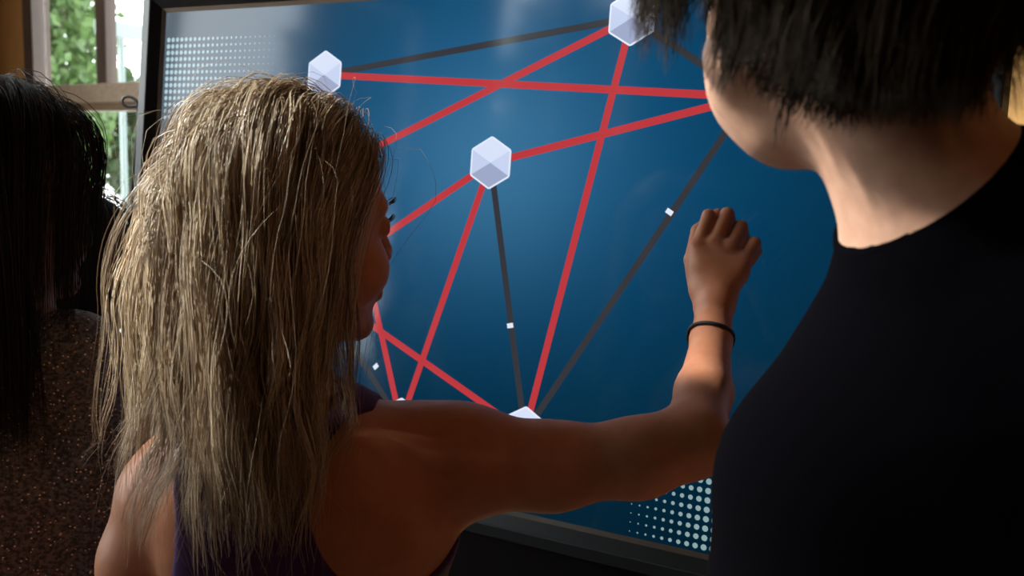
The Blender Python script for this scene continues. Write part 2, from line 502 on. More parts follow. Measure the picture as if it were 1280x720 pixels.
def grow(p, dirs, length, layer, prims, S, grav=.35, keep=1.0, jitter=.03, adhere=.05, cling=None, wind=None):
    n = len(p); out = np.empty((n, S, 3)); out[:, 0] = p; seg = (length / (S - 1))[:, None]; d = dirs.copy()
    g = A(0, 0, -1)
    for i in range(1, S):
        d = d * keep + g * grav + rng.normal(size=d.shape) * jitter
        if wind is not None: d = d + wind * max(0.0, 1 - i / 9)
        d /= np.linalg.norm(d, axis=1)[:, None]
        q = p + d * seg
        for _ in range(2):
            off = layer * np.minimum(1, i * seg[:, 0] / adhere)
            dist = sdf(prims, q); pen = off - dist
            m = pen > 0
            if m.any(): q[m] += sdf_grad(prims, q[m]) * pen[m][:, None]
        if cling is not None:
            dist = sdf(prims, q); off = layer * np.minimum(1, i * seg[:, 0] / adhere)
            m = (dist > off) & (dist < .06) & (q[:, 2] > cling)
            if m.any(): q[m] -= sdf_grad(prims, q[m]) * ((dist - off)[m] * .75)[:, None]
        d = q - p; d /= np.linalg.norm(d, axis=1)[:, None] + 1e-9
        p = p + d * seg
        out[:, i] = p
    return out

def scalp_roots(h, n, hairline, grow_=.002):
    """n points on the cranium where hairline(local direction) is true"""
    pts = []
    while sum(len(q) for q in pts) < n:
        v = rng.normal(size=(n * 3, 3)); v /= np.linalg.norm(v, axis=1)[:, None]
        pts.append(v[hairline(v)])
    v = np.concatenate(pts)[:n]
    return v, h.w(h.cran_c + v * (h.cran_r + grow_))

def clumped(guides, m, spread, tipw, wav, S, lens=(.8, 1.02)):
    """m hairs around each guide"""
    G = len(guides); g = np.repeat(guides, m, 0); n = len(g)
    tt = np.linspace(0, 1, S)
    off = rng.normal(size=(n, 1, 3)) * spread * (1 - (1 - tipw) * tt ** .7)[None, :, None]
    ph = rng.uniform(0, 6.28, (n, 1, 3)); fr = rng.uniform(1.5, 4.5, (n, 1, 3))
    off = off + wav * np.sin(ph + fr * 6.28 * tt[None, :, None] * .6) * tt[None, :, None] ** .8
    p = g + off
    L = rng.uniform(*lens, n)                     # trim each hair
    x = np.clip(L, 0, 1)[:, None] * tt[None] * (S - 1)
    i0 = np.clip(np.floor(x).astype(int), 0, S - 2); fr_ = (x - i0)[..., None]
    r = np.arange(n)[:, None]
    return p[r, i0] * (1 - fr_) + p[r, i0 + 1] * fr_

def scalp_cap(h, name, hairline, mat, parent, grow_=.004):
    f = Field(*[axis((a - .13 * h.s, a + .13 * h.s, .004)) for a in h.w(h.cran_c)])
    f.add(h.cranium(grow_), .005)
    g = np.meshgrid(*f.ax, indexing='ij'); p = np.stack(g, -1).reshape(-1, 3).astype(float)
    l = (h.local(p) - h.cran_c) / h.cran_r
    ln = np.linalg.norm(l, axis=1)[:, None] + 1e-9
    keep = hairline(l / ln).reshape(f.f.shape)
    f.f = np.where(keep, f.f, np.maximum(f.f, .004))
    v, q = f.mesh()
    return mk(name, v, q, mat, parent, True)

def legs(cx, cy, yaw, hip, L):
    """pelvis, two legs and feet on the floor under (cx, cy); returns prims"""
    f = A(math.sin(yaw), math.cos(yaw), 0); r = A(math.cos(yaw), -math.sin(yaw), 0); c = A(cx, cy, 0); out = []
    ax = np.stack([r, f, A(0, 0, 1)])
    out.append((Ell(c + A(0, 0, hip), (.145 * L, .105 * L, .12 * L), ax), .05))
    for q in (-1, 1):
        a = c + r * q * .075 * L + A(0, 0, hip - .04); k = c + r * q * .085 * L + f * .015 + A(0, 0, hip * .52); an = c + r * q * .09 * L + A(0, 0, .09)
        out += [(Cone(a, k, .078 * L, .053 * L), .03), (Cone(k, an, .052 * L, .036 * L), .02)]
        out += [(Cone(an, an + f * .02 + A(0, 0, -.045), .034 * L, .036 * L), .02), (Cone(an + f * -.01 + A(0, 0, -.05), an + f * .13 + A(0, 0, -.058), .036 * L, .030 * L), .02)]
    return out

def shoes(cx, cy, yaw, L, parent):
    f = A(math.sin(yaw), math.cos(yaw), 0); r = A(math.cos(yaw), -math.sin(yaw), 0)
    for q in (-1, 1):
        a = A(cx, cy, 0) + r * q * .09 * L
        fd = Field(axis((a[0] - .26, a[0] + .26, .01)), axis((a[1] - .26, a[1] + .26, .01)), axis((-.03, .18, .008)))
        fd.run([(Cone(a + f * -.03 + A(0, 0, .045), a + f * .14 + A(0, 0, .04), .05 * L, .046 * L), .02), (Cone(a + A(0, 0, .06), a + A(0, 0, .11), .046 * L, .043 * L), .03)])
        fd.clip_z(lo=0.0)
        v, qd = fd.mesh(); mk('shoe', v, qd, M['shoe'], parent, True)

# ------------------------------------------------------------------ room
CEIL = 4.1
W0 = P(130, 105, 3.8); W0[2] = 0
WE = nrm(A(.743, -.669, 0)); WN = A(WE[1], -WE[0], 0)      # along the window wall, and out of it into the room
if WN[1] > 0: WN = -WN
UPZ = A(0, 0, 1)

def on_wall(px, py):
    r = ray(px, py); t = ((W0 - CAM) @ WN) / (r @ WN); p = CAM + r * t
    return (p - W0) @ WE, p[2]

def structure(o): return tag(o, kind='structure')
def wbox(s0, s1, n0, n1, z0, z1): return frame_box(W0, WE, WN, UPZ, s0, s1, n0, n1, z0, z1)

XL, YB, XR = -2.4, -3.5, 3.0
s_left = (XL - W0[0]) / WE[0]; s_right = (XR - W0[0]) / WE[0]
corner_l = W0 + WE * s_left; corner_r = W0 + WE * s_right
poly = [corner_l[:2], corner_r[:2], (XR, YB), (XL, YB)]
def slab(name, z0, z1, mat):
    v = [(*p, z0) for p in poly] + [(*p, z1) for p in poly]
    f = [(0, 1, 2, 3), (7, 6, 5, 4)] + [(i, i + 4, (i + 1) % 4 + 4, (i + 1) % 4) for i in range(4)]
    return structure(mk(name, v, f, mat))
slab('floor', -.1, 0, M['floor_wood']); slab('ceiling', CEIL, CEIL + .1, M['ceiling'])

sJ0 = on_wall(33, 40)[0]; sJ1 = on_wall(47, 40)[0]          # dark post beside the panes
sM0, sM1 = on_wall(114, 40)[0], on_wall(133, 40)[0]
sEnd = sM1 + 1.5
zRb, zRm, zRt = on_wall(130, 139)[1], on_wall(130, 129)[1], on_wall(130, 105)[1]
zT, zB = 2.75, .75
v, f = join([wbox(s_left, sJ0, -.06, 0, 0, CEIL), wbox(sJ0, sEnd + .1, -.06, 0, zT + .05, CEIL), wbox(sJ0, sEnd + .1, -.06, 0, 0, zB - .05), wbox(sEnd + .1, s_right, -.06, 0, 0, CEIL)])
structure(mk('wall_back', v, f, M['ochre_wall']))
win = root('window_1', W0 + WE * (sJ0 + sEnd) / 2 + UPZ * (zB - .05), None, None); structure(win)
v, f = join([wbox(sJ0, sJ1 - .02, -.06, .015, zB, zT), wbox(sEnd, sEnd + .1, -.06, .015, zB, zT), wbox(sJ0, sEnd + .1, -.06, .015, zT, zT + .05), wbox(sJ0, sEnd + .1, -.06, .015, zB - .05, zB)])
bevel(mk('window_frame', v, f, M['dark_wood'], win))
v, f = wbox(sM0 + .02, sM1 - .02, -.05, -.005, zRt, zT); bevel(mk('mullion', v, f, M['dark_wood'], win))
v, f = wbox(sJ1, sEnd, -.05, .03, zRm, zRt); bevel(mk('rail', v, f, M['rail_wood'], win))
v, f = wbox(sJ1, sEnd, -.045, .02, zRb, zRm); bevel(mk('rail_board', v, f, M['rail_dark'], win))
for a, b, z0, z1 in ((sJ1, sM0, zRt, zT), (sM1 - .03, sEnd, zRt, zT), (sJ1, sEnd, zB, zRb)):
    v, f = wbox(a, b, -.033, -.027, z0, z1); mk('pane', v, f, M['glass'], win)

def portal(c, ex, ey, sx, sy):
    l = bpy.data.lights.new('daylight', 'AREA'); l.shape = 'RECTANGLE'; l.size = sx; l.size_y = sy; l.energy = 10
    l.cycles.is_portal = True
    o = link(bpy.data.objects.new('daylight', l)); ez = np.cross(ex, ey)
    o.matrix_world = Matrix([[ex[i], ey[i], ez[i], c[i]] for i in range(3)] + [[0, 0, 0, 1]])
portal(W0 + WE * (sJ1 + sEnd) / 2 - WN * .2 + UPZ * (zB + zT) / 2, WE, UPZ if np.cross(WE, UPZ) @ WN < 0 else -UPZ, sEnd - sJ1, zT - zB)

# unseen side wall: band and pier between windows shaped to shade shoulder and hand
opens = [(.40, 3.2, 1.0, 2.42), (.40, .98, 2.70, 3.98), (1.34, 3.2, 2.70, 3.98), (-.60, .15, 1.95, 2.95)]
def lbox(y0, y1, z0, z1, x0=XL - .18, x1=XL): return frame_box(A(0, 0, 0), A(1, 0, 0), A(0, 1, 0), UPZ, x0, x1, y0, y1, z0, z1)
(a0, a1, az0, az1), (_, e0, ez0, ez1), (e1, _, _, _), (b0, b1, bz0, bz1) = opens
v, f = join([lbox(YB, b0, 0, CEIL), lbox(b0, b1, 0, bz0), lbox(b0, b1, bz1, CEIL), lbox(b1, a0, 0, CEIL), lbox(a0, a1, 0, az0), lbox(a0, a1, az1, ez0), lbox(e0, e1, ez0, ez1), lbox(a0, a1, ez1, CEIL), lbox(a1, corner_l[1], 0, CEIL)])
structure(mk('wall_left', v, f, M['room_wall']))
for i, (y0, y1, Z0, Z1) in enumerate(opens):
    w = root('window_%d' % (i + 2), (XL - .09, (y0 + y1) / 2, Z0), None, None); structure(w)
    x0, x1 = XL - .14, XL - .03; nb = 3 if y1 - y0 > 1 else 2
    v, f = join([lbox(y0, y0 + .05, Z0, Z1, x0, x1), lbox(y1 - .05, y1, Z0, Z1, x0, x1), lbox(y0 + .05, y1 - .05, Z0, Z0 + .05, x0, x1), lbox(y0 + .05, y1 - .05, Z1 - .05, Z1, x0, x1)])
    mk('window_frame', v, f, M['dark_wood'], w)
    cuts = np.linspace(y0 + .05, y1 - .05, nb + 1)
    for c in cuts[1:-1]:
        v, f = lbox(c - .025, c + .025, Z0 + .05, Z1 - .05, XL - .12, XL - .05); mk('mullion', v, f, M['dark_wood'], w)
    for a, b in zip(cuts[:-1], cuts[1:]):
        v, f = lbox(a + .02, b - .02, Z0 + .05, Z1 - .05, XL - .088, XL - .082); mk('pane', v, f, M['glass'], w)
    portal(A(XL - .2, (y0 + y1) / 2, (Z0 + Z1) / 2), A(0, 1, 0), A(0, 0, -1), y1 - y0, Z1 - Z0)
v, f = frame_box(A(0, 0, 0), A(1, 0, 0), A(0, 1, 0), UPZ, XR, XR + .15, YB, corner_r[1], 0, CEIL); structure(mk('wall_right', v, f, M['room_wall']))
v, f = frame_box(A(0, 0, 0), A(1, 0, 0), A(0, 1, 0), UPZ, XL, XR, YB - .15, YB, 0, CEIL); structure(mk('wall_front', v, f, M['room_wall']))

# pendant lamp behind the visitors
lp = A(.9, -1.3, 2.55)
lamp = root('pendant_lamp', lp, 'warm pendant lamp with a conical shade hanging behind the visitors', 'lamp')
ang = np.linspace(0, 2 * math.pi, 24, endpoint=False)
prof = [(.05, .22), (.17, .0), (.164, .0), (.045, .212)]
v = [lp + A(r * math.cos(t), r * math.sin(t), z) for r, z in prof for t in ang]
f = [(i * 24 + k, i * 24 + (k + 1) % 24, ((i + 1) % 4) * 24 + (k + 1) % 24, ((i + 1) % 4) * 24 + k) for i in range(4) for k in range(24)]
mk('lamp_shade', v, f, M['lamp_shade'], lamp, True)
v, f = tube([lp + A(0, 0, .2), lp + A(0, 0, CEIL - lp[2])], .006, 8); mk('cord', v, f, M['black_cord'], lamp)
f_b = Field(*[axis((c - .06, c + .06, .006)) for c in lp + A(0, 0, .09)]); f_b.run([(Ell(lp + A(0, 0, .08), (.034, .034, .04)), .01), (Cone(lp + A(0, 0, .1), lp + A(0, 0, .14), .018, .016), .015)])
v, f = f_b.mesh(); mk('bulb', v, f, pbr('bulb_glow', (1, .8, .5), emit=(1, .62, .3), estr=12), lamp, True)
ld = bpy.data.lights.new('lamp_light', 'POINT'); ld.energy = LAMP_W; ld.color = (1, .45, .18); ld.shadow_soft_size = .1
lo = link(bpy.data.objects.new('lamp_light', ld)); lo.location = tuple(lp + A(0, 0, -.03))

# ------------------------------------------------------------------ outside
g = mk('ground', [(-70, -40, -.12), (70, -40, -.12), (70, 90, -.12), (-70, 90, -.12)], [(0, 1, 2, 3)], M['patio']); structure(g)

def tree(name, label, base, crown, rad, n, leaf, mat, group):
    base = A(*base); crown = A(*crown); rad = A(*rad)
    t = root(name, base, label, 'tree', group)
    mid = (base + crown) / 2 + A(.08, .05, 0)
    parts = [tube([base, mid, crown + A(0, 0, rad[2] * .5)], [.11, .085, .02], 8)]
    for k in range(7):
        a = k * 2.4; tip = crown + rad * A(math.cos(a) * .7, math.sin(a) * .7, -.3 + .15 * k)
        parts.append(tube([mid + (crown - mid) * (k / 8), (mid + tip) / 2 + A(0, 0, .1), tip], [.045, .03, .008], 5))
    v, f = join(parts); mk('trunk', v, f, M['bark'], t, True)
    c = rng.normal(size=(n, 3)); c = c / np.linalg.norm(c, axis=1)[:, None] * (rng.uniform(.15, 1, (n, 1)) ** .45)
    lump = rng.normal(size=(24, 3)); lump /= np.linalg.norm(lump, axis=1)[:, None]
    c *= (.72 + .38 * np.clip((c @ lump.T).max(1), 0, 1))[:, None]
    c = crown + c * rad
    d1 = rng.normal(size=(n, 3)); d1 /= np.linalg.norm(d1, axis=1)[:, None]
    d2 = np.cross(d1, rng.normal(size=(n, 3))); d2 /= np.linalg.norm(d2, axis=1)[:, None]
    sz = leaf * rng.uniform(.6, 1.3, (n, 1)); nn = np.cross(d1, d2)
    vv = np.stack([c, c + d1 * sz * .5 + d2 * sz * .28 + nn * sz * .06, c + d1 * sz, c + d1 * sz * .5 - d2 * sz * .28 + nn * sz * .06], 1).reshape(-1, 3)
    ff = np.arange(n * 4).reshape(n, 4)
    o = mk('foliage', vv, ff, mat, t); tag(o, kind='stuff')
    col = np.repeat(rng.uniform(0, 1, n), 4)[:, None] * np.ones((1, 4)); col[:, 3] = 1
    o.data.color_attributes.new('Col', 'FLOAT_COLOR', 'POINT').data.foreach_set('color', col.astype(np.float32).ravel())

def outside(px, py, d): return P(px, py, d)
c = outside(50, 70, 8.5); tree('garden_tree', 'leafy light green tree filling the pane beside the dark window post', (c[0], c[1], -.12), c, (.56, .7, 1.3), 6500, .11, M['leaf_green'], None)
c = outside(150, 165, 10.5); tree('garden_tree', 'low dark green tree seen under the wooden window rail', (c[0], c[1], -.12), c, (1.0, .9, .55), 6000, .11, M['leaf_dark'], None)
c = A(-5.0, -.42, 2.75); tree('garden_tree', 'dense dark tree added out of view to block sky reflections in the display', (c[0], c[1], -.12), c, (.6, .50, .85), 5000, .12, M['leaf_dark'], None)  # unseen tree, put here to keep the sky's reflection off the screen
c = A(-5.0, -1.95, 2.8); tree('garden_tree', 'loose dark tree outside the small high side window', (c[0], c[1], -.12), c, (.5, .52, .8), 1500, .2, M['leaf_dark'], None)
# covered walk outside: a beam on a post
pa, pb = outside(128, 33, 6.0), outside(215, 48, 6.6)
perg = root('walkway_canopy', (pa[0], pa[1], -.12), 'grey green beam on thin posts outside the window', 'canopy')
e = nrm(pb - pa); n_ = nrm(np.cross(UPZ, e)); u_ = np.cross(e, n_)
v, f = frame_box(pa, e, n_, u_, -.02, np.linalg.norm(pb - pa), -.04, .04, -.045, .04); bevel(mk('beam', v, f, M['teal_metal'], perg))
for q in (outside(151, 40, 6.05), outside(208, 46, 6.55)):
    v, f = tube([A(q[0], q[1], -.12), A(q[0], q[1], q[2] - .03)], .02, 8); mk('post', v, f, M['teal_metal'], perg)

# ------------------------------------------------------------------ touch display
DU, DV, DN = C2W @ U_C, C2W @ V_C, C2W @ N_C
D0 = CAM + C2W @ (A(-.3978, -2.3371, 19.4139) * UNIT)
def uv(px, py):
    r = ray(px, py); t = ((D0 - CAM) @ DN) / (r @ DN); p = CAM + r * t - D0
    return A(p @ DU, p @ DV) / UNIT
def DP(u, v, n=0.0): return D0 + (DU * u + DV * v) * UNIT + DN * n
uL, vT, vB = -8.8385, 3.1307, -6.4003
uR = uL + (vT - vB) * 16 / 9
dc = DP((uL + uR) / 2, vB, -.05)
disp = root('touch_display', (dc[0], dc[1], 0), 'large black framed touch screen showing white icons joined by red lines', 'display')

def display_color(u, v):
    """the blue picture shown on the panel"""
    r2 = u ** 2 / 1.15 + v ** 2
    glow = np.exp(-r2 / 4.2); wide = np.exp(-((u + .2) ** 2 / 30 + (v - .2) ** 2 / 26))
    low = np.clip((v - vB) / (vT - vB), 0, 1)
    c0 = np.array(srgb(0, 24, 34)); c1 = np.array(srgb(8, 84, 130)); c2 = np.array(srgb(64, 120, 158))
    w = (.12 + .88 * wide) * (.30 + .70 * np.clip(low * 1.55, 0, 1))
    col = c0 + (c1 - c0) * w[..., None]
    return col + (c2 - c1) * (glow * .75)[..., None]

nu, nv = 96, 54
gu, gv = np.meshgrid(np.linspace(uL, uR, nu + 1), np.linspace(vB, vT, nv + 1), indexing='ij')
vv = np.array([DP(a, b) for a, b in zip(gu.ravel(), gv.ravel())])
ii = (np.arange(nu)[:, None] * (nv + 1) + np.arange(nv)[None]).ravel()
ff = np.stack([ii, ii + nv + 1, ii + nv + 2, ii + 1], 1)
pan = mk('panel', vv, ff, screen_mat('screen_picture'), disp)
cc = np.ones((len(vv), 4), np.float32); cc[:, :3] = display_color(gu.ravel(), gv.ravel())
pan.data.color_attributes.new('Col', 'FLOAT_COLOR', 'POINT').data.foreach_set('color', cc.ravel())

def ring(u0, u1, v0, v1, w0, w1, n_in, n_out, nb):
    """picture-frame ring between two rectangles, front face from height n_in to n_out, back at nb"""
    q = lambda w, n: [DP(u0 - w, v0 - w, n), DP(u1 + w, v0 - w, n), DP(u1 + w, v1 + w, n), DP(u0 - w, v1 + w, n)]
    v = q(w0, nb) + q(w0, n_in) + q(w1, n_out) + q(w1, nb); f = []
    for k in range(4):
        j = (k + 1) % 4
        for a in range(4):
            b = (a + 1) % 4; f.append((a * 4 + k, a * 4 + j, b * 4 + j, b * 4 + k)[::-1])
    return v, f
m_ = 1 / UNIT
v, f = ring(uL, uR, vB, vT, .0, .006 * m_, .0005, .004, -.01); mk('bezel_strip', v, f, M['bezel_brown'], disp)
v, f = ring(uL, uR, vB, vT, .006 * m_, .020 * m_, .004, .016, -.02); mk('inner_frame', v, f, M['black_plastic'], disp)
v, f = ring(uL, uR, vB, vT, .020 * m_, .037 * m_, .017, .017, -.06); bevel(mk('outer_frame', v, f, M['frame_grey'], disp), .002)
v, f = frame_box(DP(uL, vB), DU, DN, DV, -.02, (uR - uL) * UNIT + .02, -.07, -.012, -.02, (vT - vB) * UNIT + .02); mk('back_case', v, f, M['black_plastic'], disp)
# apron under the frame and the floor stand
v, f = frame_box(DP(uL, vB), DU, DN, DV, -.037, (uR - uL) * UNIT + .037, -.06, .004, -.16, -.037); bevel(mk('lower_panel', v, f, M['black_plastic'], disp))
for q in (.3, .7):
    b = DP(uL + (uR - uL) * q, vB, -.085); top = b + A(0, 0, .35) - DN * .03
    v, f = frame_box(A(b[0], b[1], 0) - DN * A(1, 1, 0) * .06, nrm(DU * A(1, 1, 0)), nrm(np.cross(UPZ, DU)), UPZ, -.04, .04, -.025, .025, 0.02, b[2] + .2)
    bevel(mk('stand_post', v, f, M['black_plastic'], disp))
    v, f = frame_box(A(b[0], b[1], 0) - DN * A(1, 1, 0) * .02, nrm(DU * A(1, 1, 0)), nrm(np.cross(UPZ, DU)), UPZ, -.05, .05, -.3, .22, 0, .03)
    bevel(mk('stand_foot', v, f, M['black_plastic'], disp))
    v, f = frame_box(b, DU, DN, DV, -.06, .06, -.04, .016, .05, .3); mk('stand_bracket', v, f, M['black_plastic'], disp)

# the picture's icons and lines
NODES = {'a': uv(406, 93.5), 'b': uv(613.5, 203.5), 'c': uv(790.5, 22), 'd': uv(656, 541), 'e': uv(501, 528), 'f': uv(937, 121), 'g': uv(392, 355), 'h': uv(225, 308), 'i': uv(1080, 430)}
m_red = screen_mat('screen_red', srgb(188, 56, 62)); m_grey = screen_mat('screen_grey', srgb(52, 54, 60)); m_mark = screen_mat('screen_white', srgb(226, 234, 248))
def stroke(a, b, w, n, mat, name):
    d = nrm(b - a); p = A(-d[1], d[0]) * w / 2
    mk(name, [DP(*(a - p), n), DP(*(b - p), n), DP(*(b + p), n), DP(*(a + p), n)], [(0, 1, 2, 3)], mat, disp)
for k, (x, y) in enumerate(('ac', 'bd', 'fd', 'eg', 'ah', 'cf')): stroke(NODES[x], NODES[y], .125, .0002 + .00002 * k, m_grey, 'grey_link_line')
for k, (x, y) in enumerate(('af', 'bf', 'ch', 'cd', 'bg', 'be', 'ae', 'dg')): stroke(NODES[x], NODES[y], .135, .0004 + .00002 * k, m_red, 'red_link_line')
for (x, y), p in ((('b', 'd'), (638, 407)), (('f', 'd'), (837, 265)), (('e', 'g'), (470, 458))):
    c = uv(*p); d = nrm(NODES[y] - NODES[x]); stroke(c - d * .045, c + d * .045, .13, .0007, m_mark, 'link_marker')
icon_m = [screen_mat('icon_rim', srgb(228, 238, 255)), screen_mat('icon_top', srgb(216, 226, 250)), screen_mat('icon_side', srgb(196, 208, 238)), screen_mat('icon_side_right', srgb(200, 212, 242)), screen_mat('icon_bottom', srgb(158, 168, 200))]
def hexagon(r, rc):
    """pointy-topped hexagon with rounded corners, top first, counter-clockwise"""
    pts = []
    for k in range(6):
        a = math.pi / 2 + k * math.pi / 3; c = A(math.cos(a), math.sin(a)) * (r - rc / math.cos(math.pi / 6))
        for j in (-1, -.33, .33, 1): pts.append(c + rc * A(math.cos(a + j * math.pi / 6), math.sin(a + j * math.pi / 6)))
    return pts
hr = hexagon(.5, .07)
h6 = [A(math.cos(math.pi / 2 + k * math.pi / 3), math.sin(math.pi / 2 + k * math.pi / 3)) * .462 for k in range(6)]
for key, c in NODES.items():
    v = [DP(*(c + q), .0009) for q in hr]; nr = len(v)
    v += [DP(*(c + q), .0011) for q in h6] + [DP(*c, .0011)]
    i = lambda k: nr + k % 6
    f = [tuple(range(nr)), (i(0), i(1), nr + 6, i(5)), (i(1), i(2), nr + 6), (i(5), nr + 6, i(4)), (i(2), i(3), i(4), nr + 6)]
    mk('network_icon', v, f, icon_m, disp, False, [0, 1, 2, 3, 4])

def dots(name, spots, col):
    v, f = [], []
    for u, w, r in spots:
        n0 = len(v); v += [DP(u + r * math.cos(t), w + r * math.sin(t), .0003) for t in np.linspace(0, 2 * math.pi, 10, endpoint=False)]
        f.append(tuple(range(n0, n0 + 10)))
    tag(mk(name, v, f, screen_mat(name, col), disp), kind='stuff')
sp = []
for i in range(25):
    for j in range(13 if i < 9 else 8):
        r = .056 - .0021 * i - (.003 * max(0, j - 7)); 
        if r > .006: sp.append((uL + .13 + i * .138, vT - .62 - j * .145 + .0 * i, r))
dots('dot_pattern', sp, srgb(158, 188, 200))
u1 = uv(788, 650)[0]; sp = []
for i in range(int((uR - u1) / .15)):
    for j in range(12):
        r = min(.054, .010 + .0048 * i)
        sp.append((u1 + i * .15, vB + .10 + j * .16 , r))
dots('dot_pattern', sp, srgb(140, 164, 168))

# black cable looped beside the display
cp = [P(174, 132, 1.80), P(160, 134, 1.80), P(153, 130, 1.80), P(153, 123, 1.80), P(160, 120, 1.80), P(168, 123, 1.80), P(172, 128, 1.80), P(173, 150, 1.80), P(170.5, 180, 1.80), P(167, 215, 1.80), P(164.5, 250, 1.80), P(162, 300, 1.80), P(160, 420, 1.80)]
cp = np.array(cp)
for _ in range(3):
    q = np.empty((2 * len(cp) - 2, 3)); q[0::2] = cp[:-1] * .75 + cp[1:] * .25; q[1::2] = cp[:-1] * .25 + cp[1:] * .75; cp = np.concatenate([cp[:1], q, cp[-1:]])
end = cp[-1]; cp = np.concatenate([cp, [A(end[0] - .01, end[1] + .02, z) for z in np.linspace(end[2] - .1, .006, 12)]])
v, f = tube(cp, .0028, 8)
cab = mk('power_cable', v, f, M['black_cord'], None, True); tag(cab, 'thin black cable looped beside the display frame', 'cable')

# ------------------------------------------------------------------ girl with the blonde hair
def spans(lo, hi, fine, step_fine, step):
    """grid lines from lo to hi, fine inside the (a, b) range"""
    a, b = max(fine[0], lo), min(fine[1], hi); s = []
    if a > lo: s.append((lo, a, step))
    s.append((a, b, step_fine))
    if b < hi: s.append((b, hi, step))
    return axis(*s)

gh = Head(P(366, 278, .935), D(.79, -.04, .61), D(.03, 1, -.04), .915, child=1)
G_tor = []      # torso only, which the top lies on
ry = math.radians(12); tax = np.stack([A(math.cos(ry), math.sin(ry), 0), A(-math.sin(ry), math.cos(ry), 0), UPZ])
neck = P(338, 512, .925); rsh = P(520, 568, .962); lsh = P(202, 628, .915)
ribs = P(365, 730, .975); waist = P(368, 930, .975)
G_tor += [(Ell(ribs, (.142, .092, .20), tax), .03), (Ell(waist, (.115, .085, .16), tax), .05)]
G_tor += [(Ell(P(365, 614, .945), (.115, .062, .075), tax), .04)]
G_tor += [(Cone(neck, P(470, 570, .945), .036, .041), .025), (Cone(neck, P(230, 600, .915), .036, .044), .03)]
G_tor += [(Ell(P(452, 660, .905), (.05, .028, .075), tax), .03), (Ell(P(270, 680, .885), (.045, .026, .07), tax), .03)]
hipc = ribs + A(0, .01, 0); hipz = .80
legp = legs(hipc[0], hipc[1], math.radians(8), hipz, .92)
G = gh.prims()[:]
G += [(Cone(gh.w((0, -.018, -.05)), neck + A(0, .02, -.01), .046, .045), .03)]
G += G_tor + legp
arm = [(P(525, 572, .962), .052), (P(575, 576, .962), .050), (P(690, 583, .958), .0375), (P(800, 572, .952), .0335), (P(866, 551, .965), .031), (P(880, 490, 1.035), .0275), (P(889, 425, 1.105), .0205), (P(892, 392, 1.128), .0205)]
for (a, ra), (b, rb) in zip(arm[:-1], arm[1:]): G.append((Cone(a, b, ra, rb), .022 if ra > .03 else .012))
G += [(Cone(P(512, 596, .962), P(500, 660, .955), .05, .05), .03)]
# the other arm hangs down
lel, lwr = P(150, 850, .93), P(170, 1020, 1.0)
for a, b, ra, rb in ((lsh, P(176, 700, .92), .040, .033), (P(176, 700, .92), lel, .033, .029), (lel, lwr, .029, .020)): G.append((Cone(a, b, ra, rb), .02))
hd = nrm(lwr - lel)
G += [(Cone(lwr, lwr + hd * .07, .022, .026), .015)]
for k in range(4): G.append((Cone(lwr + hd * .07 + A(0, (k - 1.5) * .016, 0), lwr + hd * (.14 - abs(k - 1.3) * .008) + A(.006, (k - 1.5) * .017, 0), .0085, .007), .004))
G.append((Cone(lwr + hd * .02 + A(.01, .02, 0), lwr + hd * .08 + A(.02, .045, 0), .010, .008), .006))
# raised right hand: palm, knuckles, four bent fingers and the thumb
wr = P(892, 385, 1.132)
kn = [P(871, 311, 1.156), P(892, 306, 1.156), P(912, 311, 1.153), P(930, 326, 1.146)]
for k, q in enumerate(kn):
    G.append((Cone(wr + (q - wr) * .12, q, .0165, .0102 if k < 3 else .0092), .012))
G.append((Cone(kn[0] + (wr - kn[0]) * .3, kn[3] + (wr - kn[3]) * .25, .013, .012), .012))
fing = [[kn[0], P(886, 270, 1.172), P(890, 281, 1.200), P(893, 292, 1.222)],
        [kn[1], P(909, 268, 1.172), P(913, 281, 1.196), P(909, 298, 1.206)],
        [kn[2], P(926, 284, 1.170), P(929, 296, 1.190), P(923, 311, 1.197)],
        [kn[3], P(943, 304, 1.160), P(945, 314, 1.178), P(937, 327, 1.186)]]
fr = [.0083, .0085, .0083, .0075]
for q, r in zip(fing, fr):
    for j, (a, b) in enumerate(zip(q[:-1], q[1:])): G.append((Cone(a, b, r * (1 - .04 * j), r * (.97 - .06 * j)), .0015 if j else .004))
th = [P(876, 362, 1.142), P(866, 325, 1.172), P(873, 289, 1.196), P(897, 268, 1.208)]
for j, (a, b) in enumerate(zip(th[:-1], th[1:])): G.append((Cone(a, b, (.0135, .0098, .0085)[j], (.0102, .0088, .0072)[j]), .008 if j == 0 else .002))

hp = np.array([q for w in fing for q in w] + th + [wr]); hlo, hhi = hp.min(0) - .013, hp.max(0) + .013
xs = axis((lel[0] - .08, gh.o[0] - .11, .006), (gh.o[0] - .11, gh.o[0] + .12, .0032), (gh.o[0] + .12, hlo[0], .005), (hlo[0], hhi[0], .0014), (hhi[0], hhi[0] + .05, .004))
ys = axis((ribs[1] - .2, gh.o[1] - .10, .005), (gh.o[1] - .10, gh.o[1] + .12, .0032), (gh.o[1] + .12, hlo[1], .005), (hlo[1], hhi[1], .0014), (hhi[1], hhi[1] + .02, .004)) if gh.o[1] + .12 < hlo[1] else axis((ribs[1] - .2, gh.o[1] - .10, .005), (gh.o[1] - .10, hlo[1], .0032), (hlo[1], hhi[1], .0014), (hhi[1], hhi[1] + .02, .004))
zs = axis((-.02, 1.0, .014), (1.0, hlo[2], .005), (hlo[2], hhi[2], .0014), (hhi[2], gh.o[2] + .14, .0032))
girl = root('person', (hipc[0], hipc[1], 0), 'girl with long blonde hair in a purple tank top reaching to the screen', 'person')
fld = Field(xs, ys, zs).run(G)
v, q = fld.mesh()
body = mk('body', v, q, [M['skin_tan'], M['lip']], girl, True, gh.lip_faces(v, q).astype(int))
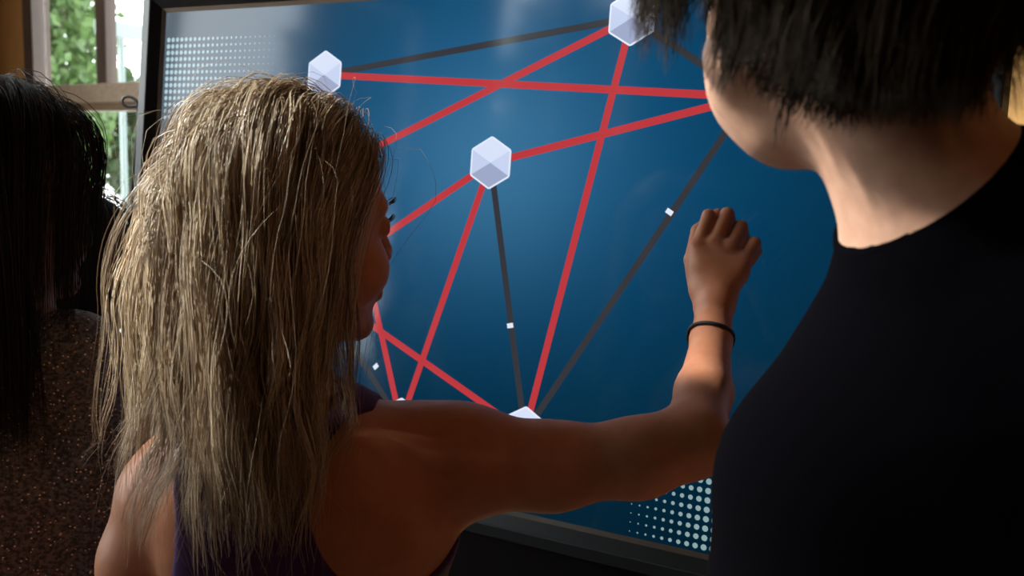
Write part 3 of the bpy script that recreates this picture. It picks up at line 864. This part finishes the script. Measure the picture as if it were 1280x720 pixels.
eyes(gh, girl)

# purple racerback top: lies on the torso, open at the neck and both arms
tf = Field(axis((ribs[0] - .2, ribs[0] + .2, .0034)), axis((ribs[1] - .16, ribs[1] + .14, .0034)), axis((.78, neck[2] + .06, .0034)))
tf.run([(p, k, '+') for p, k in G_tor + legp[:1] + [(Cone(P(512, 596, .962), P(500, 660, .955), .05, .05), .03)]]); tf.f -= .0045
for prim in (Ell(P(514, 636, .85), (.089, .13, .098)), Ell(P(122, 668, .84), (.058, .12, .105)), Ell(P(338, 490, .89), (.050, .09, .052)), Cone(P(560, 575, .98), P(540, 590, 1.06), .062, .06), Cone(P(170, 620, .9), P(150, 640, 1.05), .06, .06), Ell(P(556, 515, .94), (.062, .12, .042))):
    tf.add(prim, .003, '-')
tf.clip_z(lo=.86)
v, q = tf.mesh(); tk_ = mk('tank_top', v, q, M['purple_cotton'], girl, True); md = tk_.modifiers.new('soften', 'SMOOTH'); md.factor = .5; md.iterations = 3
jf = Field(axis((hipc[0] - .22, hipc[0] + .22, .009)), axis((hipc[1] - .2, hipc[1] + .24, .009)), axis((.05, 1.0, .012)))
jf.run(legp + [(Ell(waist, (.115, .085, .16), tax), .05)]); jf.f -= .007; jf.clip_z(.10, .90)
v, q = jf.mesh(); mk('jeans', v, q, M['dark_denim'], girl, True)
shoes(hipc[0], hipc[1], math.radians(8), .92, girl)
# cord bracelet: lower on the wrist's sides than over its back
bc = P(888, 424, 1.103); bx = nrm(P(918, 432, 1.103) - P(858, 428, 1.103)); by = nrm(P(889, 408, 1.090) - bc)
pts = []
fa = nrm(arm[6][0] - arm[5][0]); e1 = nrm(bx - fa * (bx @ fa)); e2 = np.cross(fa, e1)
for t in np.linspace(0, 2 * math.pi, 40, endpoint=False):
    pts.append(bc + (e1 * math.cos(t) + e2 * math.sin(t)) * .0242 + fa * .004 * math.cos(t * 2))
v, f = tube(pts, .0019, 8, closed=True); mk('bracelet', v, f, M['black_cord'], girl, True)

# blonde hair
def g_line(l):
    x, y, z = l[:, 0], l[:, 1], l[:, 2]
    return np.where(y > .1, z > .12 + .62 * (y - .1), np.where(y > -.35, z > -.12, z > -.62))
scalp_cap(gh, 'scalp', g_line, M['scalp_blonde'], girl)
HP = [gh.cranium(.004)] + [p for p, k in [(q[0], 0) for q in gh.prims()[1:6]]] + [G_tor[i][0] for i in range(len(G_tor))] + [Cone(gh.w((0, -.018, -.05)), neck, .05, .05), Cone(rsh, arm[1][0], .052, .050), Cone(lsh, P(165, 700, .92), .043, .033)]
NG = 520; S = 24; NC = 16
l, p = scalp_roots(gh, NG, g_line)
sgn = np.where(l[:, 0] + .12 > 0, 1, -1)
loc_dir = np.stack([sgn * (.35 + np.abs(l[:, 0])), -.55 - .6 * np.clip(l[:, 1], 0, 1), -.25 - .2 * (1 - l[:, 2])], 1)
d = loc_dir @ gh.R; nrm_ = (l / gh.cran_r) @ gh.R; nrm_ /= np.linalg.norm(nrm_, axis=1)[:, None]
d = d - nrm_ * (d * nrm_).sum(1)[:, None] * .9; d /= np.linalg.norm(d, axis=1)[:, None]
layer = .004 + .016 * np.clip((l[:, 2] + .5) / 1.4, 0, 1) + rng.uniform(0, .012, NG) + .014 * np.clip(-l[:, 1], 0, 1) * rng.uniform(0, 1, NG)
front = np.clip((l[:, 1] + .25) * 1.3, 0, 1)
layer *= 1 - .55 * front
wind = -gh.y * (front * .28)[:, None]
pxx = 640 + F_PX * ((p - CAM) @ C2W[:, 0]) / ((p - CAM) @ C2W[:, 2])       # fuller and longer over the back than over the shoulder
tip_px = np.interp(pxx, [250, 330, 430, 470], [645, 630, 575, 530]) + rng.normal(size=NG) * 24
tip_z = CAM_H + np.array([ray(300, q)[2] for q in tip_px]) * .86
length = (p[:, 2] - tip_z) + .015 + .075 * np.clip(l[:, 2], 0, 1) + .03 * front
guides = grow(p, d, length, layer, HP, S, grav=.36, jitter=.055, cling=gh.o[2] + .01, wind=wind)
tt = np.linspace(0, 1, S)[None, :, None]
guides = guides + np.sin(rng.uniform(0, 6.28, (NG, 1, 3)) + tt * rng.uniform(7, 17, (NG, 1, 3))) * rng.uniform(.002, .0085, (NG, 1, 3)) * tt ** .7
h1 = clumped(guides, NC, .0058, .30, .0030, S, (.72, 1.0))
fly_i = rng.integers(0, NG, 260)
gl = guides[fly_i] + rng.normal(size=(260, 1, 3)) * .008
amp = rng.normal(size=(260, 1, 3)) * .017; ph = rng.uniform(0, 6.28, (260, 1, 1)); tt = np.linspace(0, 1, S)[None, :, None]
gl = gl + amp * np.sin(ph + tt * rng.uniform(3, 9, (260, 1, 1))) * np.minimum(1, tt * 6)
cen = gh.w(gh.cran_c); rad_ = gl - cen; gl[:, 1:] += (rad_ / np.linalg.norm(rad_, axis=2)[..., None] * rng.uniform(0, .014, (260, 1, 1)))[:, 1:]
paths = np.concatenate([h1, gl]); n = len(paths)
tone = np.concatenate([np.repeat(rng.uniform(0, 1, NG), NC) * .68 + rng.uniform(0, 1, NG * NC) * .32, rng.uniform(.3, .9, 260)])
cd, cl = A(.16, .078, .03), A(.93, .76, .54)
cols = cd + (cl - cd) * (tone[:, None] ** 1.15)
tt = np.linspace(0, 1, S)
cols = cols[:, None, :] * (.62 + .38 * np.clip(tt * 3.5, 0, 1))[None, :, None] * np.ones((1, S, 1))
r0 = np.concatenate([rng.uniform(.00026, .00046, NG * NC), np.full(260, .00015)])
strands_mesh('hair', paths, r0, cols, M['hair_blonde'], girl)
for q in (-1, 1):       # eyebrows and eyelashes
    a = np.array([gh.w((q * (.014 + .034 * t), .0985 - .020 * t ** 2, .0175 + .006 * math.sin(2.2 * t))) for t in np.linspace(0, 1, 40)])
    dr = (gh.x * q * .8 + gh.z * .35) * .008
    pth = a[:, None] + np.linspace(0, 1, 4)[None, :, None] * dr + rng.normal(size=(40, 1, 3)) * .0012
    strands_mesh('eyebrow', pth, np.full(40, .0003), np.full((40, 4, 3), (.16, .09, .05)), M['hair_blonde'], girl)
    a = np.array([gh.w((q * (.022 + .020 * t), .0905 - .008 * t, .0025 + .001 * math.sin(3 * t))) for t in np.linspace(0, 1, 22)])
    pth = a[:, None] + np.array([(gh.y * .009 * t + gh.z * .006 * t * t) for t in np.linspace(0, 1, 4)])[None]
    strands_mesh('eyelash', pth, np.full(22, .00014), np.full((22, 4, 3), (.03, .02, .015)), M['hair_dark'], girl)

# ------------------------------------------------------------------ man in the black shirt
mh = Head(P(1062, -26, .575), D(.06, .36, .93), D(.17, .93, -.34), 1.0)
mnk0 = P(1100, 105, .588)
mneck = P(1178, 318, .605)
MT = []
MT += [(Cone(mneck, P(1215, 440, .62), .046, .085), .02)]
MT += [(Cone(P(1195, 420, .61), P(1042, 610, .63), .045, .052), .025), (Cone(P(1238, 292, .60), P(1450, 375, .56), .056, .072), .04)]
MT += [(Ell(P(1245, 740, .66), (.16, .115, .24)), .05), (Cone(P(1040, 605, .63), P(1030, 760, .64), .055, .053), .03), (Cone(P(1450, 385, .56), P(1480, 700, .56), .072, .058), .04)]
mx, my = P(1200, 720, .66)[0], P(1200, 720, .66)[1] + .03
MT += [(Ell(A(mx, my, 1.05), (.16, .11, .2)), .08)]
# arms bend at the elbow and go forward
mel, mer = P(1025, 900, .65), P(1490, 900, .60)
MA = [(Cone(P(1030, 760, .64), mel, .052, .042), .03), (Cone(P(1480, 700, .56), mer, .058, .042), .03)]
mlegs = legs(mx, my, math.radians(-12), .88, 1.05)
MH = []
for e_, sx in ((mel, .05), (mer, -.06)):
    w_ = e_ + A(sx, .20, -.06); MH.append((Cone(e_, w_, .040, .027), .02)); dv = nrm(w_ - e_)
    MH.append((Cone(w_, w_ + dv * .08, .026, .030), .015))
    for k in range(4): MH.append((Cone(w_ + dv * .08 + A((k - 1.5) * .019, 0, 0), w_ + dv * .15 + A((k - 1.5) * .02, 0, -.02), .0095, .008), .004))
    MH.append((Cone(w_ + dv * .03, w_ + dv * .09 + A(sx * .8, 0, 0), .012, .009), .006))
man = root('person', (mx, my, 0), 'man with short dark brown hair wearing a black shirt', 'person')
MB = mh.prims(tuck=.013) + [(Cone(mnk0, mneck, .0465, .0475), .02)] + MT + MA + MH + mlegs
fld = Field(axis((mx - .36, mh.o[0] - .13, .01), (mh.o[0] - .13, mh.o[0] + .14, .0032), (mh.o[0] + .14, mx + .42, .01)),
            axis((my - .3, mh.o[1] - .13, .01), (mh.o[1] - .13, mh.o[1] + .14, .0032), (mh.o[1] + .14, my + .42, .01)),
            axis((-.02, 1.0, .014), (1.0, mh.o[2] - .20, .008), (mh.o[2] - .20, mh.o[2] + .14, .0032))).run(MB)
v, q = fld.mesh(); mk('body', v, q, [M['skin_fair'], M['lip']], man, True, mh.lip_faces(v, q).astype(int))
eyes(mh, man)
sf = Field(axis((mx - .32, mx + .42, .005)), axis((my - .28, my + .26, .005)), axis((.9, 1.2, .01), (1.2, mh.o[2] + .05, .004)))
sf.run(MT + MA); sf.f -= .007
nd = nrm(P(1060, 165, .59) - P(1130, 240, .60)); mcc = P(1134, 243, .60)
sf.add(Cone(mcc + nd * .040, mcc + nd * .2, .052, .062), .004, '-')
sf.clip_z(lo=.93)
v, q = sf.mesh(); sh_ = mk('shirt', v, q, M['black_cotton'], man, True); md = sh_.modifiers.new('soften', 'SMOOTH'); md.factor = .5; md.iterations = 5
c1 = nrm(np.cross(nd, A(0, 1, 0))); c2 = np.cross(nd, c1)
v, f = tube([mcc + (c1 * math.cos(t) + c2 * math.sin(t)) * .0478 + nd * .0 for t in np.linspace(0, 2 * math.pi, 48, endpoint=False)], .0042, 8, closed=True)
mk('collar', v, f, M['black_cotton'], man, True)
jf = Field(axis((mx - .25, mx + .25, .01)), axis((my - .25, my + .28, .01)), axis((.05, 1.1, .012)))
jf.run(mlegs + [(Ell(A(mx, my, 1.05), (.16, .11, .2)), .08)]); jf.f -= .009; jf.clip_z(.10, .97)
v, q = jf.mesh(); mk('trousers', v, q, M['dark_denim'], man, True)
shoes(mx, my, math.radians(-12), 1.05, man)
def m_line(l):
    x, y, z = l[:, 0], l[:, 1], l[:, 2]
    return np.where(y > .1, np.where((x < -.3) & (y < .72), z > -.5, z > -.12 + .7 * (y - .1)), np.where(y > -.25, z > -.40 - .9 * (.1 - y), z > -.95))
scalp_cap(mh, 'scalp', m_line, M['scalp_dark'], man, .003)
MP = [mh.cranium(.003)] + [q[0] for q in mh.prims()[1:6]] + [Cone(mnk0, mneck, .048, .049), mh.ell((-.074, -.015, -.006), (.014, .026, .036))]
NM = 700; SM = 10
l, p = scalp_roots(mh, NM, m_line)
loc_dir = np.stack([l[:, 0] * .8, -.25 + .15 * np.clip(l[:, 1], 0, 1), -.5 + 0 * l[:, 2]], 1)
d = loc_dir @ mh.R; nn_ = (l / mh.cran_r) @ mh.R; nn_ /= np.linalg.norm(nn_, axis=1)[:, None]
d = d - nn_ * (d * nn_).sum(1)[:, None] * .75; d /= np.linalg.norm(d, axis=1)[:, None]
length = .022 + .060 * np.clip((l[:, 2] + .65) / .8, 0, 1) + .02 * np.clip(l[:, 1] + .2, 0, 1)
length = np.where((l[:, 0] < -.1) & (l[:, 1] > -.3), length * 1.3 + .012, length); length = np.where((l[:, 0] > .7) & (l[:, 2] < .25), .018, length); length = np.where((l[:, 1] > .45) & (l[:, 0] < 0), np.minimum(length, .045), length)
mg = grow(p, d, length, .002 + (.012 + .014 * np.clip(-l[:, 0], 0, 1)) * np.clip((l[:, 2] + .8), 0, 1), MP, SM, grav=.15, jitter=.05, adhere=.03, cling=mh.o[2] - .03)
mhp = clumped(mg, 14, .005, .5, .0012, SM, (.75, 1.0))
tone = np.repeat(rng.uniform(0, 1, NM), 14) * .6 + rng.uniform(0, 1, NM * 14) * .4
cols = A(.008, .0055, .0035) + (A(.055, .036, .019) - A(.008, .0055, .0035)) * tone[:, None]
strands_mesh('hair', mhp, rng.uniform(.00022, .00040, len(mhp)), cols[:, None, :] * np.ones((1, SM, 1)), M['hair_dark'], man)

# ------------------------------------------------------------------ woman with long dark hair
def standing(head, neck_p, sh, torso_c, label, top_mat, torso_r=(.15, .095, .22), yaw=.1, L=1.0, fine=.0045):
    c = A(torso_c[0], torso_c[1], 0)
    T = [(Ell(torso_c, torso_r), .05), (Ell(A(c[0], c[1], 1.0), (.125, .09, .18)), .08), (Ell(A(c[0], c[1], .92), (.14, .1, .12)), .06)]
    hd_ = []
    for s_ in sh:
        T.append((Cone(neck_p, s_[0], .036, .048), .04))
        pts_ = s_
        for a, b, ra, rb in zip(pts_[:-1], pts_[1:], (.050, .045, .036), (.045, .036, .026)): T.append((Cone(a, b, ra, rb), .03))
        w_ = pts_[-1]; dv = nrm(pts_[-1] - pts_[-2])
        hd_.append((Cone(w_, w_ + dv * .075, .023, .028), .015))
        for k in range(4): hd_.append((Cone(w_ + dv * .075 + A((k - 1.5) * .017, 0, 0), w_ + dv * .14 + A((k - 1.5) * .018, 0, 0), .0085, .007), .004))
        hd_.append((Cone(w_ + dv * .03, w_ + dv * .08 + A(.03, .01, 0), .011, .008), .006))
    lg = legs(c[0], c[1], yaw, .84, L)
    B = head.prims() + [(Cone(head.w((0, -.018, -.05)), neck_p, .048 * L, .048 * L), .03)] + T + hd_ + lg
    allp = np.array([q for s_ in sh for q in s_] + [torso_c])
    lo_, hi_ = allp.min(0) - .19, allp.max(0) + .19
    r = root('person', c, label, 'person')
    fl = Field(axis((lo_[0], hi_[0], .008)), axis((lo_[1], hi_[1], .007)), axis((-.02, .7, .016), (.7, head.o[2] - .15, .009), (head.o[2] - .15, head.o[2] + .13, fine))).run(B)
    v, q = fl.mesh(); mk('body', v, q, [M['skin_fair'], M['lip']], r, True, head.lip_faces(v, q).astype(int))
    eyes(head, r)
    fl = Field(axis((lo_[0], hi_[0], .0065)), axis((lo_[1], hi_[1], .0065)), axis((.75, neck_p[2] + .08, .0065))).run(T); fl.f -= .006
    fl.add(Cone(neck_p + A(0, 0, .02), neck_p + A(0, 0, .1), .062 * L, .062 * L), .004, '-')
    fl.clip_z(lo=.80)
    v, q = fl.mesh(); mk('sweater', v, q, top_mat, r, True)
    fl = Field(axis((c[0] - .25, c[0] + .25, .011)), axis((c[1] - .25, c[1] + .28, .011)), axis((.05, 1.0, .014))).run(lg); fl.f -= .008; fl.clip_z(.10, .86)
    v, q = fl.mesh(); mk('trousers', v, q, M['dark_denim'], r, True)
    shoes(c[0], c[1], yaw, L, r)
    return r, T

wh = Head(P(-2, 236, 1.17), D(.55, -.05, .83), D(.02, 1, 0), 1.06)
wtor = P(-55, 640, 1.20)
woman, WT = standing(wh, P(0, 425, 1.19), [[P(90, 455, 1.185), P(114, 575, 1.19), P(134, 740, 1.20), P(150, 880, 1.28)], [P(-195, 470, 1.19), P(-225, 590, 1.20), P(-240, 760, 1.20), P(-225, 900, 1.27)]],
                     wtor, 'woman with long dark hair in a glittery brown knit sweater', M['sparkle_knit'], yaw=.3)
def w_line(l):
    x, y, z = l[:, 0], l[:, 1], l[:, 2]
    return np.where(y > .1, z > .12 + .62 * (y - .1), np.where(y > -.35, z > -.1, z > -.6))
def long_hair(h, prims, NG_, m, tip_z, cd, cl, parent, grav=.24, thick=.014, S=18, tips=None):
    scalp_cap(h, 'scalp', w_line, M['scalp_dark'], parent)
    l, p = scalp_roots(h, NG_, w_line)
    sgn = np.where(l[:, 0] > 0, 1, -1)
    ld_ = np.stack([sgn * (.4 + np.abs(l[:, 0])), -.45 - .3 * l[:, 1], -.3 - .2 * (1 - l[:, 2])], 1)
    ld_[l[:, 1] > .25, 1] = -.1
    d = ld_ @ h.R; nn_ = (l / h.cran_r) @ h.R; nn_ /= np.linalg.norm(nn_, axis=1)[:, None]
    d = d - nn_ * (d * nn_).sum(1)[:, None] * .9; d /= np.linalg.norm(d, axis=1)[:, None]
    lay = .003 + thick * np.clip((l[:, 2] + .5) / 1.4, 0, 1) + rng.uniform(0, .006, NG_)
    if tips is not None:
        pxx = 640 + F_PX * ((p - CAM) @ C2W[:, 0]) / ((p - CAM) @ C2W[:, 2])
        tip_z = CAM_H + np.array([ray(0, q)[2] for q in np.interp(pxx, *tips)]) * 1.17
    ln = p[:, 2] - tip_z + .04 + rng.normal(size=NG_) * .02
    g_ = grow(p, d, ln, lay, prims, S, grav=.42, jitter=.02, cling=h.o[2])
    hh = clumped(g_, m, .0065, .55, .0012, S, (.8, 1.0))
    tone = np.repeat(rng.uniform(0, 1, NG_), m) * .6 + rng.uniform(0, 1, NG_ * m) * .4
    cols = A(*cd) + (A(*cl) - A(*cd)) * tone[:, None]
    strands_mesh('hair', hh, rng.uniform(.0003, .0005, len(hh)), cols[:, None, :] * np.ones((1, S, 1)), M['hair_dark'], parent)
long_hair(wh, [wh.cranium(.004)] + [q[0] for q in wh.prims()[1:6]] + [q[0] for q in WT] + [Cone(wh.w((0, -.018, -.05)), P(0, 425, 1.19), .05, .05)], 330, 10, P(0, 520, 1.15)[2], (.010, .006, .005), (.045, .028, .022), woman, thick=.008, tips=([-20, 20, 60, 110], [520, 500, 400, 370]))

# ------------------------------------------------------------------ child half hidden behind the woman
ch = Head(P(98, 326, 1.55), D(.6, 0, .8), UPZ, .88, child=1)
cn = P(88, 490, 1.56); ct = P(75, 690, 1.57)
child, CT = standing(ch, cn, [[P(140, 530, 1.55), P(148, 640, 1.55), P(148, 740, 1.54), P(148, 840, 1.50)], [P(5, 525, 1.58), P(-8, 640, 1.60), P(-15, 740, 1.60), P(-15, 840, 1.66)]],
                     ct, 'child with dark hair standing between the woman and the display', M['dark_knit'], torso_r=(.12, .085, .19), yaw=.5, L=.85, fine=.006)
long_hair(ch, [ch.cranium(.004)] + [q[0] for q in ch.prims()[1:6]] + [q[0] for q in CT], 160, 9, cn[2] - .02, (.014, .009, .008), (.05, .034, .03), child, S=14)
